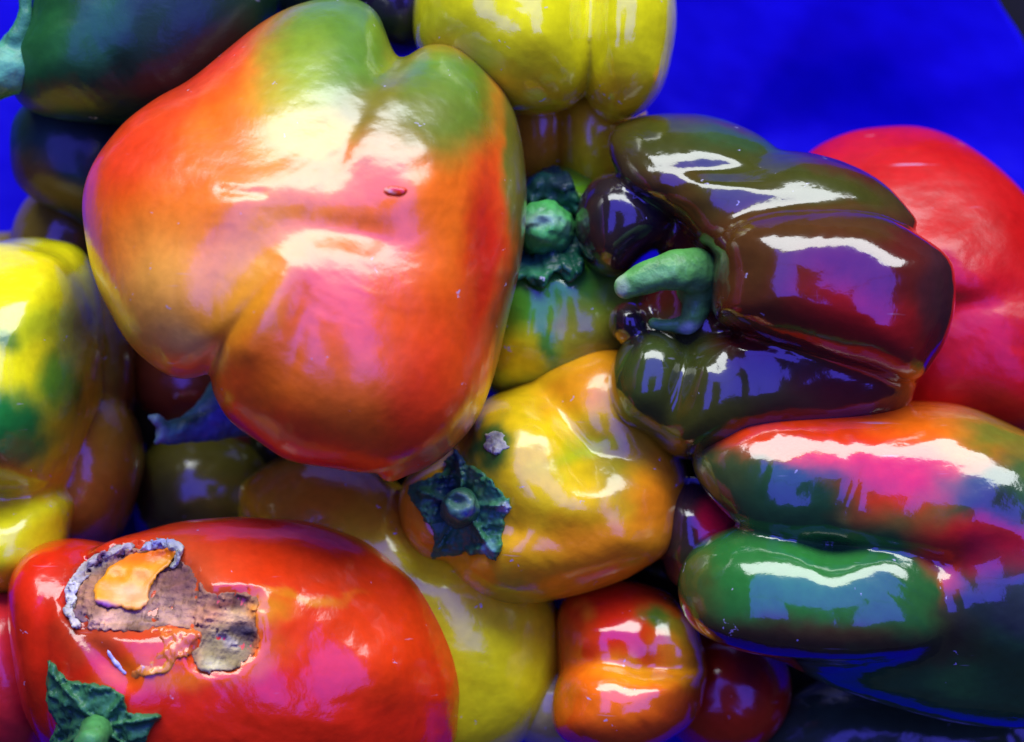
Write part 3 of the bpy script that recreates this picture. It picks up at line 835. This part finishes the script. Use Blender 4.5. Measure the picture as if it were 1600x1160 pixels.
# ---- added near-black filler peppers, their colour stands in for shade in the gaps
for (fx, fy, fz, fr, lab) in ((1230, 1090, -330, (130, 90), 'added near-black filler pepper darkening the gap under the bottom edge of the long lobed pepper'),
                              (200, 590, -380, (110, 130), 'added near-black filler pepper darkening the gap under the left side of the biggest pepper'),
                              (1010, 880, -330, (120, 90), 'added near-black filler pepper darkening the gap right of the middle amber one'),
                              (1060, 720, -330, (110, 120), 'added near-black filler pepper standing in for deep shade under the dark maroon one'),
                              (560, 660, -330, (150, 110), 'added near-black filler pepper darkening the gap under the biggest pepper, beside the olive one')):
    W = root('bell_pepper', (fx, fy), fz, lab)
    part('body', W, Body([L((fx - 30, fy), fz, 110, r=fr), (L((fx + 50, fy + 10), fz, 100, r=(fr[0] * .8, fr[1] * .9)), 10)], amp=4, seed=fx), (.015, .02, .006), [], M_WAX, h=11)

# ---- blue plastic sheet under the pile, dark table beneath
def sheet(name, z0, fn, nu, nv, u0, u1, v0, v1, mat, ang=0.0, edge=None):
    us = np.linspace(0, 1, nu)
    vs = np.linspace(v0, v1, nv)
    U, W = np.meshgrid(us, vs, indexing='ij')
    hi = u1 + (edge(W) if edge else 0)
    U = u0 + (hi - u0) * U
    ca, sa = math.cos(ang), math.sin(ang)
    X, Y = U * ca - W * sa, U * sa + W * ca
    Z = fn(X.ravel(), Y.ravel())
    V = np.column_stack([X.ravel(), Y.ravel(), Z + z0])
    i, j = np.meshgrid(np.arange(nu - 1), np.arange(nv - 1), indexing='ij')
    a = (i * nv + j).ravel()
    F = np.column_stack([a, a + nv, a + nv + 1, a + 1])
    me = to_mesh(name, V, F, np.zeros(3))
    me.materials.append(mat)
    o = bpy.data.objects.new(name, me)
    col.objects.link(o)
    return o


mb, nt, b = new_mat('blue_plastic')
b.inputs['Base Color'].default_value = (0.004, 0.004, 0.62, 1)
b.inputs['Roughness'].default_value = 0.45
b.inputs['Specular IOR Level'].default_value = 0.12
n = nt.nodes.new('ShaderNodeTexNoise')
n.inputs['Scale'].default_value = 60
n.inputs['Detail'].default_value = 6
tcn = nt.nodes.new('ShaderNodeTexCoord')
nt.links.new(tcn.outputs['Object'], n.inputs['Vector'])
rp = nt.nodes.new('ShaderNodeValToRGB')
rp.color_ramp.elements[0].color = (0.003, 0.000, 0.34, 1)
rp.color_ramp.elements[1].color = (0.004, 0.0005, 0.42, 1)
rp.color_ramp.elements[0].position = .3
rp.color_ramp.elements[1].position = .7
nt.links.new(n.outputs['Fac'], rp.inputs['Fac'])
nt.links.new(rp.outputs['Color'], b.inputs['Base Color'])
bpn = nt.nodes.new('ShaderNodeBump')
bpn.inputs['Strength'].default_value = .12
bpn.inputs['Distance'].default_value = .002
nt.links.new(n.outputs['Fac'], bpn.inputs['Height'])
nt.links.new(bpn.outputs['Normal'], b.inputs['Normal'])


def folds(x, y):
    X = np.column_stack([x, y, np.zeros(len(x))])
    z = 18 * wob(X, 900, 77, 2) + 2.2 * wob(X, 150, 78, 3)
    # creases fanning out from under the dark pepper
    for ang, w, h in ((20, 26, 6), (58, 22, 5), (85, 30, 6), (118, 20, 4), (-5, 28, 6)):
        a = math.radians(ang)
        u = (x - 330) * math.cos(a) + (y - 330) * math.sin(a)
        v = -(x - 330) * math.sin(a) + (y - 330) * math.cos(a)
        z += h * np.exp(-(v / (w + np.abs(u) * .05)) ** 2) * np.clip(u / 80, 0, 1)
    # the sheet climbs towards the far side of the pile and sags at the corner
    z += 90 * np.logaddexp(0, (y - 430) / 90) * 0.33 * np.clip((x + 200) / 300, 0, 1)
    z -= 60 * np.exp(-((x - 620) / 170) ** 2 - ((y - 420) / 110) ** 2)
    return z


blue = sheet('plastic_sheet', -520, folds, 300, 300, -1900, 1055, -1900, 1900, mb, ang=math.atan2(0.62, 1), edge=lambda v: 9 * np.sin(v / 70) + 5 * np.sin(v / 27 + 1))
sm = blue.modifiers.new('thickness', 'SOLIDIFY')
sm.thickness = 0.0006
tag(blue, 'vivid blue crinkled plastic sheet under the whole pile, bare at the top right', 'plastic sheet')
mk, nt, b = new_mat('dark_table')
b.inputs['Specular IOR Level'].default_value = 0.1
b.inputs['Roughness'].default_value = 0.8
n = nt.nodes.new('ShaderNodeTexNoise')
n.inputs['Scale'].default_value = 40
rp = nt.nodes.new('ShaderNodeValToRGB')
rp.color_ramp.elements[0].color = (0.004, 0.004, 0.006, 1)
rp.color_ramp.elements[1].color = (0.012, 0.011, 0.012, 1)
nt.links.new(n.outputs['Fac'], rp.inputs['Fac'])
nt.links.new(rp.outputs['Color'], b.inputs['Base Color'])
gr = sheet('tabletop', -600, lambda x, y: 0 * x, 12, 12, -4000, 4000, -4000, 4000, mk)
gr['kind'] = 'structure'
